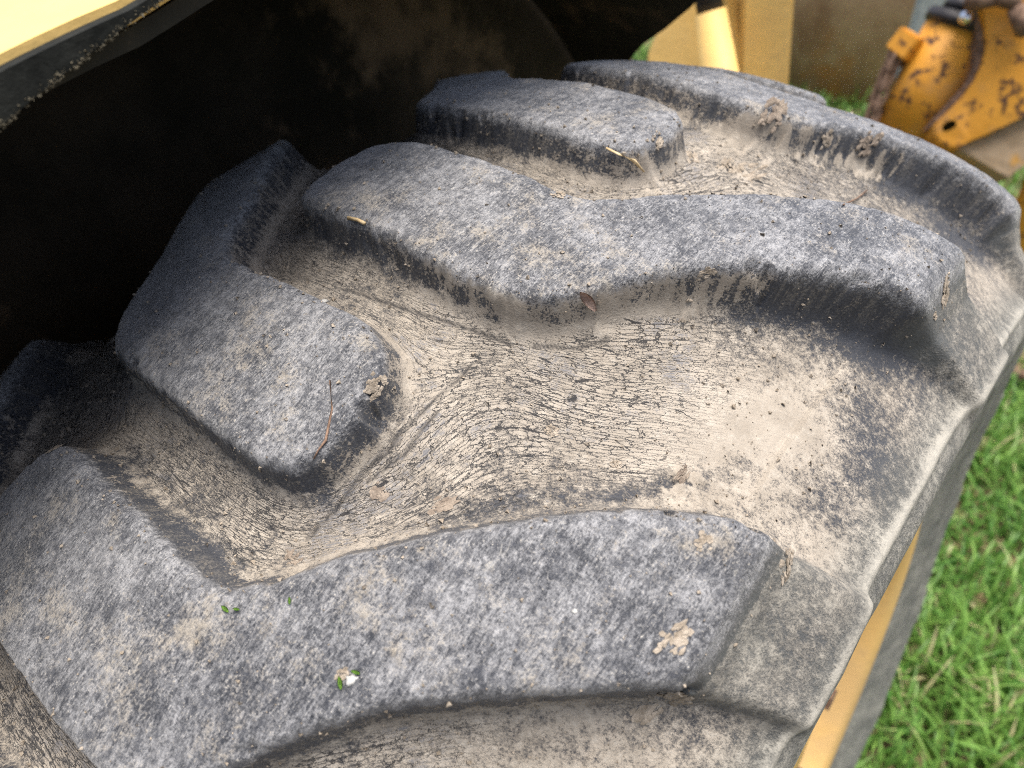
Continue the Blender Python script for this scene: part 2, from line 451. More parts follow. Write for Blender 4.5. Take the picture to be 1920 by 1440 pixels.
# ---- crack flow: stream function between the lugs, solved on one pitch
def solve_stream():
    npx, nq = 151, 120
    ps = np.linspace(-0.30, 0.30, npx)
    ths = np.arange(nq) / nq * PITCH + FAR_R
    Pg, Tg = np.meshgrid(ps, ths, indexing='ij')
    # lug value: right lugs k, left lugs k+0.5 in order of angle (left lug nose leads by half a pitch)
    val = np.full(Pg.shape, np.nan)
    for sgn, far, base in ((1, FAR_R, 0.0), (-1, FAR_L + PITCH, 0.5)):
        for k in (-2, -1, 0, 1, 2):
            q = 0.65 * (Tg - far - k * PITCH)
            d = bil(SDF, sgn * Pg, q, CP[0], CP[1] - CP[0], CQ[0], CQ[1] - CQ[0])
            d = np.where((q < CQ[0]) | (q > CQ[-1]), -0.3, d)
            val = np.where(d > -0.007, k + base, val)
    fixed = ~np.isnan(val)
    psi = np.where(fixed, val, (Tg - FAR_R + 0.06) / PITCH)
    dq = 0.65 * PITCH / nq; dp = ps[1] - ps[0]
    wq = 1 / dq ** 2; wp = 1 / dp ** 2
    ii, jj = np.indices(psi.shape); red = (ii + jj) % 2 == 0
    for it in range(900):
        for col in (red, ~red):
            up = np.roll(psi, -1, 1); up[:, -1] += 1
            dn = np.roll(psi, 1, 1); dn[:, 0] -= 1
            l = np.vstack([psi[:1], psi[:-1]]); r = np.vstack([psi[1:], psi[-1:]])
            new = (wq * (up + dn) + wp * (l + r)) / (2 * wq + 2 * wp)
            psi = np.where(col & ~fixed, psi + 1.85 * (new - psi), psi)
    ext = np.concatenate([psi, psi[:, :1] + 1], 1)
    return ps, ext, dq
PSI_P, PSI, PSI_DQ = solve_stream()
def stream0(p, th):
    x = (th - FAR_R) / PITCH
    k = np.floor(x)
    q = (x - k) * PITCH * 0.65
    return bil(PSI, p, q, PSI_P[0], PSI_P[1] - PSI_P[0], 0.0, PSI_DQ) + k
def stream(p, th):
    """in the open middle of each channel the cracks turn round the tyre"""
    psi = stream0(p, th)
    for sgn, far in ((1, FAR_R), (-1, FAR_L)):
        c0 = far - PITCH + 0.157
        k = np.floor((th - c0) / PITCH + 0.5)
        tr = th - c0 - k * PITCH
        dp = sgn * p - 0.097
        w = 0.80 * np.exp(-(dp / 0.042) ** 2 - (0.65 * tr / 0.060) ** 2)
        pc = stream0(np.array([sgn * 0.097]), np.array([c0]))[0] + k
        psi = psi * (1 - w) + w * (pc - 8.0 * dp)
    return psi

# ---- meridian profile of the carcass (right half), parametrised by arc length m
A_END = math.asin(0.223 / RC)
prof = [(RCB * math.sin(a), RTOP - RC + RCB * math.cos(a)) for a in np.linspace(0, A_END, 40)]
M_END = RCB * A_END
ctrl = [prof[-1], (0.2350, 0.5700), (0.2535, 0.5560), (0.2655, 0.5420), (0.2690, 0.5290), (0.2660, 0.5100), (0.2590, 0.4750),
        (0.2500, 0.4300), (0.2420, 0.3950), (0.2370, 0.3700), (0.2340, 0.3500)]
def catmull(pts, n=10):
    pts = [np.array(p) for p in pts]
    t0 = np.array([math.cos(A_END), -math.sin(A_END)])
    ext = [pts[0] - t0 * 0.02] + pts + [2 * pts[-1] - pts[-2]]
    out = []
    for i in range(1, len(ext) - 2):
        for t in np.linspace(0, 1, n, endpoint=False):
            a, b, c, d = ext[i - 1:i + 3]
            out.append(0.5 * (2 * b + (c - a) * t + (2 * a - 5 * b + 4 * c - d) * t * t + (3 * b - a - 3 * c + d) * t ** 3))
    out.append(pts[-1])
    return out
prof = np.array(prof[:-1] + [tuple(p) for p in catmull(ctrl)])
ml = np.concatenate([[0], np.cumsum(np.hypot(*np.diff(prof, axis=0).T))])
M_MAX = ml[-1]
def profile(m):
    am = np.abs(m)
    s = np.interp(am, ml, prof[:, 0]); r = np.interp(am, ml, prof[:, 1])
    e = 0.002
    ds = np.interp(am + e, ml, prof[:, 0]) - np.interp(np.abs(am - e), ml, prof[:, 0]) * np.where(am < e, -1, 1)
    dr = np.interp(am + e, ml, prof[:, 1]) - np.interp(np.abs(am - e), ml, prof[:, 1])
    l = np.hypot(ds, dr)
    sg = np.where(m < 0, -1, 1)
    return s * sg, r, (-dr / l) * sg, ds / l       # position and outward normal (axial, radial)

FD = np.array([-50, -22, -16, -11, -8, -5.5, -3.5, -1.8, 0.0, 2, 4.5, 7, 60]) / 1000
FV = np.array([0, 0.0, 0.025, 0.08, 0.17, 0.34, 0.57, 0.78, 0.92, 0.975, 0.995, 1.0, 1.0])
# smooth the table
_fd = np.linspace(-0.05, 0.06, 441); _fv = np.interp(_fd, FD, FV)
_k = np.ones(7) / 7
_fv = np.convolve(np.pad(_fv, 3, mode='edge'), _k, 'valid')

def th_s(u, v, h=None):
    """pixel of the photograph's frame -> (s, theta) where its ray meets the lugged surface, for placing stains and debris"""
    D = ray(u, v); ts = np.linspace(.10, 1.0, 2400); P = CAM + ts[:, None] * D
    R0 = np.hypot(P[:, 1], P[:, 2]) - (RTOP - RC)
    al = np.arctan2(P[:, 0], R0); th = np.arctan2(P[:, 1], P[:, 2])
    hh = np.hypot(P[:, 0], R0) - RCB
    if h is None:
        d, _ = lug_dist(0.43 * al, th)
        top = HL * np.interp(d, _fd, _fv) * (1 + 0.42 * sstep(0.10, 0.22, np.abs(0.43 * al)))
    else:
        top = HL + h
    below = hh < top
    i = int(np.argmax(below)) if below.any() else int(np.argmin(hh - top))
    return float(RC * np.sin(al[i])), float(th[i])

def blob_list(lst, p, th, h=None):
    out = np.zeros(p.shape)
    for (u, v, w, l, ang, amt) in lst:
        s0, t0 = th_s(u, v, h)
        p0, q0 = to_pq(s0, t0)
        x = p - p0; y = 0.65 * th - q0
        ca, sa = math.cos(ang), math.sin(ang)
        X = ca * x + sa * y; Y = -sa * x + ca * y
        out = out + amt * np.exp(-(X / l) ** 2 - (Y / w) ** 2)
    return out

# stains: bare black rubber, plus fender shade at the far left (negative) and thick mud (positive): px, py, half width, half length (m), angle, amount
STAINS_AND_SHADE = [(1650, 620, .016, .030, .8, -.75), (1540, 565, .007, .035, .9, -0.45), (1590, 900, .018, .030, 1.0, -0.42), (1550, 970, .010, .02, .6, -0.35),
          (1290, 725, .006, .012, .3, -0.4), (240, 862, .010, .014, .3, -0.6), (1500, 790, .018, .03, .6, 0.35),
          (1200, 920, .006, .05, .95, -0.75), (950, 945, .006, .04, .95, -0.6), (520, 865, .008, .025, 0.1, -0.8), (700, 780, .007, .02, 1.4, -.4),
          (350, 1040, .008, .03, .0, -0.8), (1150, 800, .03, .06, .8, 0.25), (1350, 820, .03, .05, .8, 0.3), (950, 700, .03, .05, .8, 0.2),
          (1800, 450, .018, .045, 1.0, -.85), (1700, 350, .012, .03, 1.0, -0.5), (1400, 250, .02, .06, 1.0, 0.25), (1250, 290, .02, .05, .3, 0.3),
          (1640, 800, .02, .03, 1.0, -0.35), (1300, 1380, .03, .04, .9, -0.15), (1450, 560, .007, .03, .9, -.4), (1330, 555, .006, .025, .9, -.4), (1700, 640, .012, .03, .9, -.3), (1180, 175, .008, .04, 1., -.8), (1330, 215, .007, .03, 1., -.6), (1550, 262, .007, .03, 1., -.7), (1720, 345, .012, .035, 1., -.5), (1850, 500, .015, .03, 1., -.4), (1000, 240, .006, .05, .1, -.6), (640, 440, .006, .03, .1, -.7), (780, 500, .005, .03, .1, -.4), (40, 690, .02, .04, 0, -0.7), (1130, 560, .006, .03, .4, .8),  # the far-left entry paints in the shade under the fender
          (900, 520, .006, .05, .0, .7), (1350, 530, .006, .06, .9, .55), (1190, 280, .008, .03, .2, .6), (1450, 215, .008, .06, 1.0, .6)]
# lumpy dried mud that stands proud of the rubber
LUMPS = [(1440, 215, .010, .035, 1.0, 1.0), (1640, 285, .010, .03, 1.0, 1.0), (1380, 310, .022, .035, .6, .55), (1520, 265, .012, .05, 1.0, .6),
         (1200, 285, .008, .03, .2, .8), (1230, 535, .005, .03, .4, .8), (1090, 570, .006, .02, .3, .7), (900, 530, .005, .04, .0, .7), (1360, 525, .005, .05, .9, .7),
         (1280, 895, .007, .015, .9, .8), (640, 740, .006, .02, 1.2, .5),
         (820, 500, .005, .03, .0, .5), (1490, 1065, .006, .012, 1.2, .8), (1290, 1240, .010, .014, .9, .5), (190, 880, .006, .015, 0, .6)]
CUTS = [[(885, 680), (800, 765), (735, 830)], [(745, 830), (690, 880), (640, 945), (575, 1010)], [(1000, 650), (1080, 655), (1140, 640)],
        [(820, 770), (760, 850), (690, 905)], [(640, 540), (760, 580), (880, 620), (960, 650)]]

def build_tyre():
    thA = np.arange(-0.74, 0.64, 0.0018)
    thB = np.linspace(thA[-1] + 0.0018, thA[0] + 2 * math.pi - 0.004, 330)
    th = np.concatenate([thA, thB]); 
    mm = np.concatenate([np.linspace(-M_MAX, -0.30, 26, endpoint=False), np.arange(-0.30, 0.335, 0.00125), np.linspace(0.3355, M_MAX, 40)])
    Mg, Tg = np.meshgrid(mm, th, indexing='ij')
    a = np.where(np.abs(Mg) < M_END, Mg / RCB, np.sign(Mg) * (A_END + (np.abs(Mg) - M_END) / RCB))
    p = 0.43 * a                                     # unrolled axial coordinate (used for all patterns)
    q = 0.65 * Tg
    # wobble of edges
    wob = 0.0022 * fbm(p * 22 + 3, q * 22, 3) 
    wob2 = 0.0022 * fbm(p * 110, q * 110 + 9, 4)
    d, lid = lug_dist(p + 0.002 * fbm(p * 9, q * 9 + 50, 2), Tg + 0.004 * fbm(p * 9 + 70, q * 9, 2))
    chip = 0.003 * sstep(0.16, 0.30, fbm(p * 55 + 13, q * 55 + 29, 4)) * sstep(0.012, 0.003, np.abs(d))
    F = np.interp(d + wob + wob2 - chip, _fd, _fv)
    # lug ends run down over the shoulder
    am = np.abs(Mg)
    E_X = np.array([-0.01, -0.002, 0.002, 0.010, 0.022, 0.040, 0.060, 0.072, 0.080, 0.2])
    E_Y = np.array([1.0, 0.99, 0.94, 0.74, 0.52, 0.42, 0.30, 0.12, 0.0, 0.0])
    F2 = F * np.interp(am - M_END + 1.5 * wob, E_X, E_Y)
    H = HL * F2 * (1 + 0.42 * sstep(0.10, 0.22, np.abs(p)))
    topf = F2
    # relief of worn tops and the muddy floor
    H = H + topf * (0.0016 * fbm(p * 34, q * 34, 3) + 0.0009 * fbm(p * 140 + 5, q * 140, 3))
    H = H + (1 - topf) * (0.0012 * fbm(p * 30 + 9, q * 30 + 4, 3))
    # concave flow in the channels
    H = H - 0.003 * sstep(-0.012, -0.04, d) * (np.abs(Mg) < M_END)
    lump = np.clip(blob_list(LUMPS, p, Tg), 0, 1)
    ln = fbm(p * 190 + 2, q * 190 + 8, 4) + 0.35 * fbm(p * 45, q * 45 + 3, 2)
    lm = sstep(0.02, 0.12, ln + 0.25 * (lump - 0.75)) * sstep(0.15, 0.5, lump) * sstep(0.002, -0.004, d)
    H = H + 0.0080 * np.clip(ln + 0.02, 0, 1) * sstep(0.1, 0.7, lump) * sstep(0.002, -0.004, d)
    # sidewall ridge rings and faint raised panel lines
    def ridge(m0, w): return np.exp(-((am - m0) / w) ** 2)
    H = H + 0.0028 * ridge(M_END + 0.064, 0.0035) + 0.0012 * ridge(M_END + 0.125, 0.003)
    s, r, ns, nr = profile(Mg)
    x = s + ns * H; rr = r + nr * H
    y = rr * np.sin(Tg); z = rr * np.cos(Tg)
    # loaded tyre: flattened foot and sidewall bulge low down
    low = sstep(0.15, -0.45, z)
    x = x + np.sign(s) * 0.042 * low * sstep(0.15, 0.24, np.abs(s))
    z = np.where(z < -0.60, -0.60 - (1 - np.exp(-(-0.60 - z) / 0.03)) * 0.03, z)
    V = np.stack([x, y, z], -1)
    nx, ny = Mg.shape
    # normals from the whole sheet, so the lugs join the carcass without a seam
    dm = np.gradient(V, axis=0)
    Vw = np.concatenate([V[:, -1:], V, V[:, :1]], 1)
    dt = (Vw[:, 2:] - Vw[:, :-2])
    N = np.cross(dm, dt); N = -N / np.linalg.norm(N, axis=-1, keepdims=True)
    cen = np.stack([np.zeros_like(y), y, z], -1); cen /= np.maximum(np.linalg.norm(cen, axis=-1, keepdims=True), 1e-6)
    mid = nx // 2
    if (N[mid] * cen[mid]).sum() < 0: N = -N
    # attributes
    psi = stream(p, Tg)
    stain_and_shade = blob_list(STAINS_AND_SHADE, p, Tg)
    wall = sstep(0.24, 0.46, topf) * (1 - sstep(0.88, 0.99, topf)) * (am < M_END + 0.012)
    big = fbm(p * 16 + 31, q * 16 + 5, 3)
    mud = 0.70 + 0.35 * big - 0.34 * wall + 0.6 * stain_and_shade + 0.8 * lm + 0.16 * sstep(0.55, 0.85, topf) * (1 - sstep(0.9, .98, topf)) * np.clip(0.45 + 2.2 * fbm(p * 26 + 77, q * 26 + 12, 3), -0.2, 1.2)
    side = np.maximum(0.85 * sstep(M_END + 0.030, M_END + 0.064, am), (0.62 + 0.5 * fbm(p * 40 + 3, q * 40, 3)) * sstep(0.15, 0.5, F) * sstep(M_END + 0.000, M_END + 0.012, am))
    mud = mud - 0.06 * sstep(0.15, 0.5, F) * sstep(M_END + 0.000, M_END + 0.012, am) * np.clip(1 + 2.5 * fbm(p * 24, q * 24 + 60, 3), 0, 2)
    mud = mud - 0.08 * sstep(0.15, 0.225, p) + 1.0 * ridge(M_END + 0.064, 0.0028) * (0.6 + 1.2 * fbm(p * 60, q * 60, 3))
    crm = sstep(-0.007, -0.012, d) * (1 - side) * (1 - 0.92 * sstep(0.13, 0.215, np.abs(p))) * (1 - np.clip(1.6 * lm, 0, 1))
    crm = crm * np.clip(1 + 0.9 * fbm(p * 14 + 7, q * 14, 3), 0.2, 1.3)
    grv = np.zeros_like(p)
    for c in CUTS:
        pts = np.array([to_pq(*th_s(u, v)) for u, v in c])
        for i in range(len(pts) - 1):
            e = pts[i + 1] - pts[i]; w0 = np.stack([p - pts[i][0], q - pts[i][1]], -1)
            t = np.clip((w0 @ e) / (e @ e), 0, 1)
            dd = np.sqrt(((w0 - t[..., None] * e) ** 2).sum(-1)) 
            ww = 0.0007 + 0.0008 * np.clip(vnoise(p * 160 + i, q * 160) + 0.2, 0, 1)
            grv = np.maximum(grv, np.clip(1 - dd / (ww + 0.0004), 0, 1))
    tco = np.stack([p, q, H], -1)
    crk = np.stack([psi * 66.0, p / 0.0088, q / 0.0088], -1)
    gp = np.gradient(d, p[:, 0], axis=0); gq = np.gradient(d, q[0], axis=1)
    gl = np.maximum(np.hypot(gp, gq), 0.3)
    wco = np.stack([p - d * gp / gl, q - d * gq / gl, d], -1)
    flat = {'tco': tco.reshape(-1, 3), 'crk': crk.reshape(-1, 3), 'wco': wco.reshape(-1, 3),
            'msk': np.stack([topf, mud, crm], -1).reshape(-1, 3), 'ms2': np.stack([grv, side, wall], -1).reshape(-1, 3)}
    idx = np.arange(nx * ny).reshape(nx, ny)
    nxt = np.roll(idx, -1, 1)
    quads = np.stack([idx[:-1], nxt[:-1], nxt[1:], idx[1:]], -1).reshape(-1, 4)
    isl = (d > -0.009) & (am < M_END + 0.074)
    li = np.where(isl, lid, -1)
    qid = li[:-1].ravel()
    Vf = V.reshape(-1, 3); Nf = N.reshape(-1, 3)
    # winding must agree with the normals
    e1 = Vf[quads[:, 1]] - Vf[quads[:, 0]]; e2 = Vf[quads[:, 3]] - Vf[quads[:, 0]]
    k = len(quads) // 2
    if (np.cross(e1[k], e2[k]) * Nf[quads[k, 0]]).sum() < 0: quads = quads[:, ::-1]
    def piece(name, sel, parent):
        u, inv = np.unique(quads[sel], return_inverse=True)
        me = np_mesh(name, Vf[u], inv.reshape(-1, 4))
        for nme, arr in flat.items(): add_attr(me, nme, arr[u], arr.ndim == 2)
        me.normals_split_custom_set_from_vertices(Nf[u].astype(np.float32))
        return link_mesh(name, me, M['tyre'], parent)
    ty = piece("tyre", qid < 0, machine)
    for j in range(2 * NP):
        piece("lug", qid == j, ty)
    return Vf, Nf, d, Mg, Tg
bpy.context.view_layer.update()
TYV, TYN, TYD, TYM, TYT = build_tyre()

# ------------------------------------------------------------------ rim
def lathe_x(name, prof, mat, parent, n=128, close=False):
    pr = np.array(prof)
    a = np.linspace(0, 2 * math.pi, n, endpoint=False)
    X = np.repeat(pr[:, 0:1], n, 1); Y = pr[:, 1:2] * np.sin(a); Z = pr[:, 1:2] * np.cos(a)
    idx = np.arange(len(pr) * n).reshape(len(pr), n); nx = np.roll(idx, -1, 1)
    F = np.stack([idx[:-1], idx[1:], nx[1:], nx[:-1]], -1).reshape(-1, 4)
    me = np_mesh(name, np.stack([X, Y, Z], -1).reshape(-1, 3), F)
    return link_mesh(name, me, mat, parent)
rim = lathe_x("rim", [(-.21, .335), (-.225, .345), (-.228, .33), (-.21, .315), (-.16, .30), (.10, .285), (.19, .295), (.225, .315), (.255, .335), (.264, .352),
                (.258, .362), (.246, .358), (.236, .345), (.22, .322)], M['shaded_yellow'], machine)
lathe_x("wheel_disc", [(.18, .302), (.20, .28), (.225, .24), (.238, .20), (.242, .12), (.250, .115), (.254, .0)], M['shaded_yellow'], machine, 96)
for k in range(8):
    bm = bmesh.new()
    bmesh.ops.create_cone(bm, cap_ends=True, segments=6, radius1=.014, radius2=.014, depth=.03)
    o = from_bm("wheel_nut", bm, M['rust'], machine)
    a = k * math.pi / 4
    o.matrix_world = Matrix.Translation((.240, .155 * math.sin(a), .155 * math.cos(a))) @ Matrix.Rotation(math.pi / 2, 4, 'Y')

bpy.context.view_layer.update()
for o_ in [c for c in machine.children if c.name.split('.')[0] in ('rim', 'wheel_disc', 'wheel_nut')]:
    o_.matrix_world = Matrix.Rotation(math.radians(-3.6), 4, 'Y') @ o_.matrix_world
# ------------------------------------------------------------------ fender over the inner half of the tyre
def shell(name, xa, th0, th1, r0, r1, mat, parent, nt=120, nxx=24, xin=-0.46, edge=None):
    """arched sheet with thickness: r0 inner radius, r1 outer radius; edge(theta) gives the outer x limit"""
    t = np.linspace(th0, th1, nt); f = np.linspace(0, 1, nxx)
    T, Fm = np.meshgrid(t, f, indexing='ij')
    xo = edge(T) if edge else np.full_like(T, xa)
    X = xin + (xo - xin) * Fm
    vs_, fs_ = [], []
    def grid(r, X, T):
        r = r + np.clip(-0.12 * (T + 0.34), -0.003, 0.005)
        wob = 0.0025 * fbm(X * 6, T * 6 + r, 2)
        return np.stack([X, (r + wob) * np.sin(T), (r + wob) * np.cos(T)], -1).reshape(-1, 3)
    V = np.concatenate([grid(r0, X, T), grid(r1, X, T)])
    n = nt * nxx; idx = np.arange(n).reshape(nt, nxx)
    F = [np.stack([idx[:-1, :-1], idx[1:, :-1], idx[1:, 1:], idx[:-1, 1:]], -1).reshape(-1, 4),
         np.stack([idx[:-1, :-1], idx[:-1, 1:], idx[1:, 1:], idx[1:, :-1]], -1).reshape(-1, 4) + n]
    for e in (idx[:, 0], idx[:, -1], idx[0], idx[-1]):
        F.append(np.stack([e[:-1], e[1:], e[1:] + n, e[:-1] + n], -1))
    me = np_mesh(name, V, np.concatenate(F), smooth=False)
    return link_mesh(name, me, mat, parent)
XE = 0.0
def fend_edge(T):
    # rounded front corner
    return XE + np.interp(T, [0.30, 0.42, 0.55, 0.69, 0.76, 0.82, 0.87, 0.93], [0, -0.03, -0.10, -0.195, -0.25, -0.305, -0.34, -0.38])
def fend_edge_in(T): return fend_edge(T) - 0.002
fender = shell("fender", None, -1.25, 0.93, 0.801, 0.809, M['yellow'], machine, edge=fend_edge)
tag(fender, "pale yellow arched top of the wheel guard")
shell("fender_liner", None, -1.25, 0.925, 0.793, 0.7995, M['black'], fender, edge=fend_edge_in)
# black edging strip along the outer rim with a crust of dirt on its lower edge
def edging(name, mat, x0, x1, r0, r1, parent, rag=0.0, n=240, low=False):
    t = np.linspace(-1.25, 0.52, n)
    ring = [(x0, r0), (x1, r0), (x1, r1), (x0, r1)]
    V = []
    for i, tt in enumerate(t):
        xe = float(fend_edge(np.array(tt))) - XE
        for j, (xx, r) in enumerate(ring):
            j1 = rag * random.uniform(-1, 1)
            if j < 2: r = r + min(max(0.02 * (tt + 0.345), -0.002), 0.002) * (1 if low else 1)
            else: r = r + (min(max(0.02 * (tt + 0.345), -0.002), 0.002) if low else min(max(-0.12 * (tt + 0.34), -0.003), 0.005))
            V.append((xx + xe + j1, (r + j1) * math.sin(tt), (r + j1) * math.cos(tt)))
    F = []
    for i in range(n - 1):
        for j in range(4):
            a = i * 4 + j; b = i * 4 + (j + 1) % 4
            F.append((a, b, b + 4, a + 4))
    F.append((0, 1, 2, 3)); F.append((4 * n - 4, 4 * n - 3, 4 * n - 2, 4 * n - 1))
    bm = bmesh.new()
    bv = [bm.verts.new(v) for v in V]
    for f in F: bm.faces.new([bv[i] for i in f])
    return from_bm(name, bm, mat, parent)
edging("edge_strip", M['lip'], XE + 0.001, XE + 0.007, 0.8000, 0.8065, fender)
def edge_dirt():
    base = np.array([(0, 0, 1), (.9, 0, -.2), (-.5, .8, -.2), (-.45, -.8, -.2)])
    F0 = np.array([(0, 1, 2), (0, 2, 3), (0, 3, 1), (1, 3, 2)])
    Vs, Fs = [], []
    for k in range(2600):
        tt = rng.uniform(-0.75, 0.3)
        r = 0.7992 + min(max(0.02 * (tt + 0.345), -0.002), 0.002) + abs(rng.normal(0, 0.0011))
        xe = float(fend_edge(np.array(tt))) + 0.007
        sz = 0.0003 + 0.0007 * rng.random() ** 3
        q = np.array(Euler(tuple(rng.random(3) * 6.28)).to_matrix())
        Vs.append(base @ q.T * sz * rng.uniform(.6, 1.4, 3) + np.array([xe, r * math.sin(tt), r * math.cos(tt)])); Fs.append(F0 + 4 * k)
    me = np_mesh("edge_dirt", np.concatenate(Vs), np.concatenate(Fs), smooth=False)
    o = link_mesh("edge_dirt", me, M['crust'], fender)
    o["kind"] = "stuff"
edge_dirt()

def box_bm(bm, c, sz, rot=None, bevel=0.0):
    r = bmesh.ops.create_cube(bm, size=1.0)
    mt = Matrix.Translation(c) @ (rot.to_4x4() if rot is not None else Matrix.Identity(4)) @ Matrix.Diagonal((*sz, 1))
    bmesh.ops.transform(bm, matrix=mt, verts=r['verts'])
    if bevel:
        ed = list({e for v in r['verts'] for e in v.link_edges})
        bmesh.ops.bevel(bm, geom=ed, offset=bevel, segments=2, affect='EDGES')
def box(name, c, sz, mat, parent=None, rot=None, bevel=0.004):
    bm = bmesh.new(); box_bm(bm, Vector(c), sz, rot, bevel)
    return from_bm(name, bm, mat, parent)
def cyl(name, a, b, r1, r2, mat, parent=None, seg=32, bev=0.0, smooth=True):
    a = Vector(a); b = Vector(b); d = b - a
    bm = bmesh.new()
    bmesh.ops.create_cone(bm, cap_ends=True, segments=seg, radius1=r1, radius2=r2, depth=d.length)
    if bev:
        ed = [e for e in bm.edges if len(e.link_faces) == 2 and any(len(f.verts) > 4 for f in e.link_faces)]
        bmesh.ops.bevel(bm, geom=ed, offset=bev, segments=3, affect='EDGES')
    q = d.to_track_quat('Z', 'Y').to_matrix().to_4x4()
    bmesh.ops.transform(bm, matrix=Matrix.Translation((a + b) / 2) @ q, verts=bm.verts)
    o = from_bm(name, bm, mat, parent)
    if smooth:
        o.data.polygons.foreach_set("use_smooth", [len(pl.vertices) <= 4 for pl in o.data.polygons])
    return o

# inner wall of the wheel arch, chassis and axle
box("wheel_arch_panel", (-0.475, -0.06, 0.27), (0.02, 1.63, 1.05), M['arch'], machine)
box("chassis", (-0.80, 0.1, -0.14), (0.60, 3.0, 0.30), M['black'], machine, bevel=0.02)
cyl("axle", (-0.6, 0, 0), (0.12, 0, 0), 0.075, 0.075, M['black'], machine)

# ------------------------------------------------------------------ machine frame beyond the wheel
def frame_parts():
    R3 = Matrix(((RM[0][0], 0, 0), (RM[0][1], 0, 0), (RM[0][2], 0, 0)))
    T = 1.75
    def hp(u, v, t): return Vector(at(u, v, t))
    # upright box post: direction nearly vertical, slightly leaning
    p0 = hp(1449, 10, T); 
    rz = Matrix.Rotation(math.radians(24), 3, 'Z')
    lean = Matrix.Rotation(math.radians(-9.0), 3, Vector(RM[2]))
    box("upright_post", p0 + Vector((0, 0, -0.12)), (0.098, 0.10, 1.7), M['yellow'], machine, rot=lean @ rz, bevel=0.006)
    # ram with black boot
    a = hp(1332, 22, T - 0.1); b = hp(1352, 150, T - 0.1)
    d = (b - a).normalized()
    cyl("ram_barrel", a, a + d * 0.5, 0.030, 0.055, M['yellow'], machine)
    cyl("ram_boot", a - d * 0.12, a + d * 0.004, 0.024, 0.026, M['dark'], machine)
    # diagonal brace
    a = hp(1352, -40, T); b = hp(1400, 130, T)
    d = (b - a).normalized()
    mid = a + d * 0.25
    box("brace", mid, (0.045, 0.03, 0.75), M['yellow'], machine, rot=d.to_track_quat('Z', 'Y').to_matrix(), bevel=0.004)
    # curved side plate
    bm = bmesh.new()
    pts = [(1216, 150), (1217, 100), (1224, 78), (1238, 52), (1258, 28), (1284, 6), (1310, -15), (1345, -40), (1425, -60), (1425, 150)]
    A = [Vector(at(u, v, T + 0.16)) for u, v in pts]
    fw = Vector(RM[2]) * 0.02
    n = len(A)
    va = [bm.verts.new(p) for p in A]; vb = [bm.verts.new(p + fw) for p in A]
    bm.faces.new(va); bm.faces.new(vb[::-1])
    for i in range(n): bm.faces.new((va[i], vb[i], vb[(i + 1) % n], va[(i + 1) % n]))
    from_bm("side_plate", bm, M['yellow'], machine)
    # foot rail that carries post and plate back to the chassis
    c = p0.copy(); c.z = -0.30
    box("cross_beam", (c.x - 0.12, c.y + 0.05, -0.30), (0.95, 0.14, 0.16), M['yellow'], machine, bevel=0.01)
frame_parts()

# ------------------------------------------------------------------ rusty tank
def tank():
    g = at(1590, 172, 5.4)
    c = Vector((g[0], g[1], GZ))
    root = empty("steel_tank", c)
    tag(root, "rusty brown upright steel tank standing in the grass behind the yellow post", "tank")
    bpy.context.view_layer.update()
    R = 0.50
    cyl("tank_shell", c + Vector((0, 0, 0.0)), c + Vector((0, 0, 1.5)), R, R, M['rust_tank'], root, 64, 0.02)
    for z in (0.66, 1.2):
        bm = bmesh.new()
        n = 64
        ring = [(R + 0.001, -0.02), (R + 0.016, -0.012), (R + 0.016, 0.012), (R + 0.001, 0.02)]
        vv = [[bm.verts.new((c.x + r * math.cos(2 * math.pi * i / n), c.y + r * math.sin(2 * math.pi * i / n), GZ + z + h)) for r, h in ring] for i in range(n)]
        for i in range(n):
            for j in range(3): bm.faces.new((vv[i][j], vv[(i + 1) % n][j], vv[(i + 1) % n][j + 1], vv[i][j + 1]))
        from_bm("hoop", bm, M['rust_tank'], root, True)
tank()

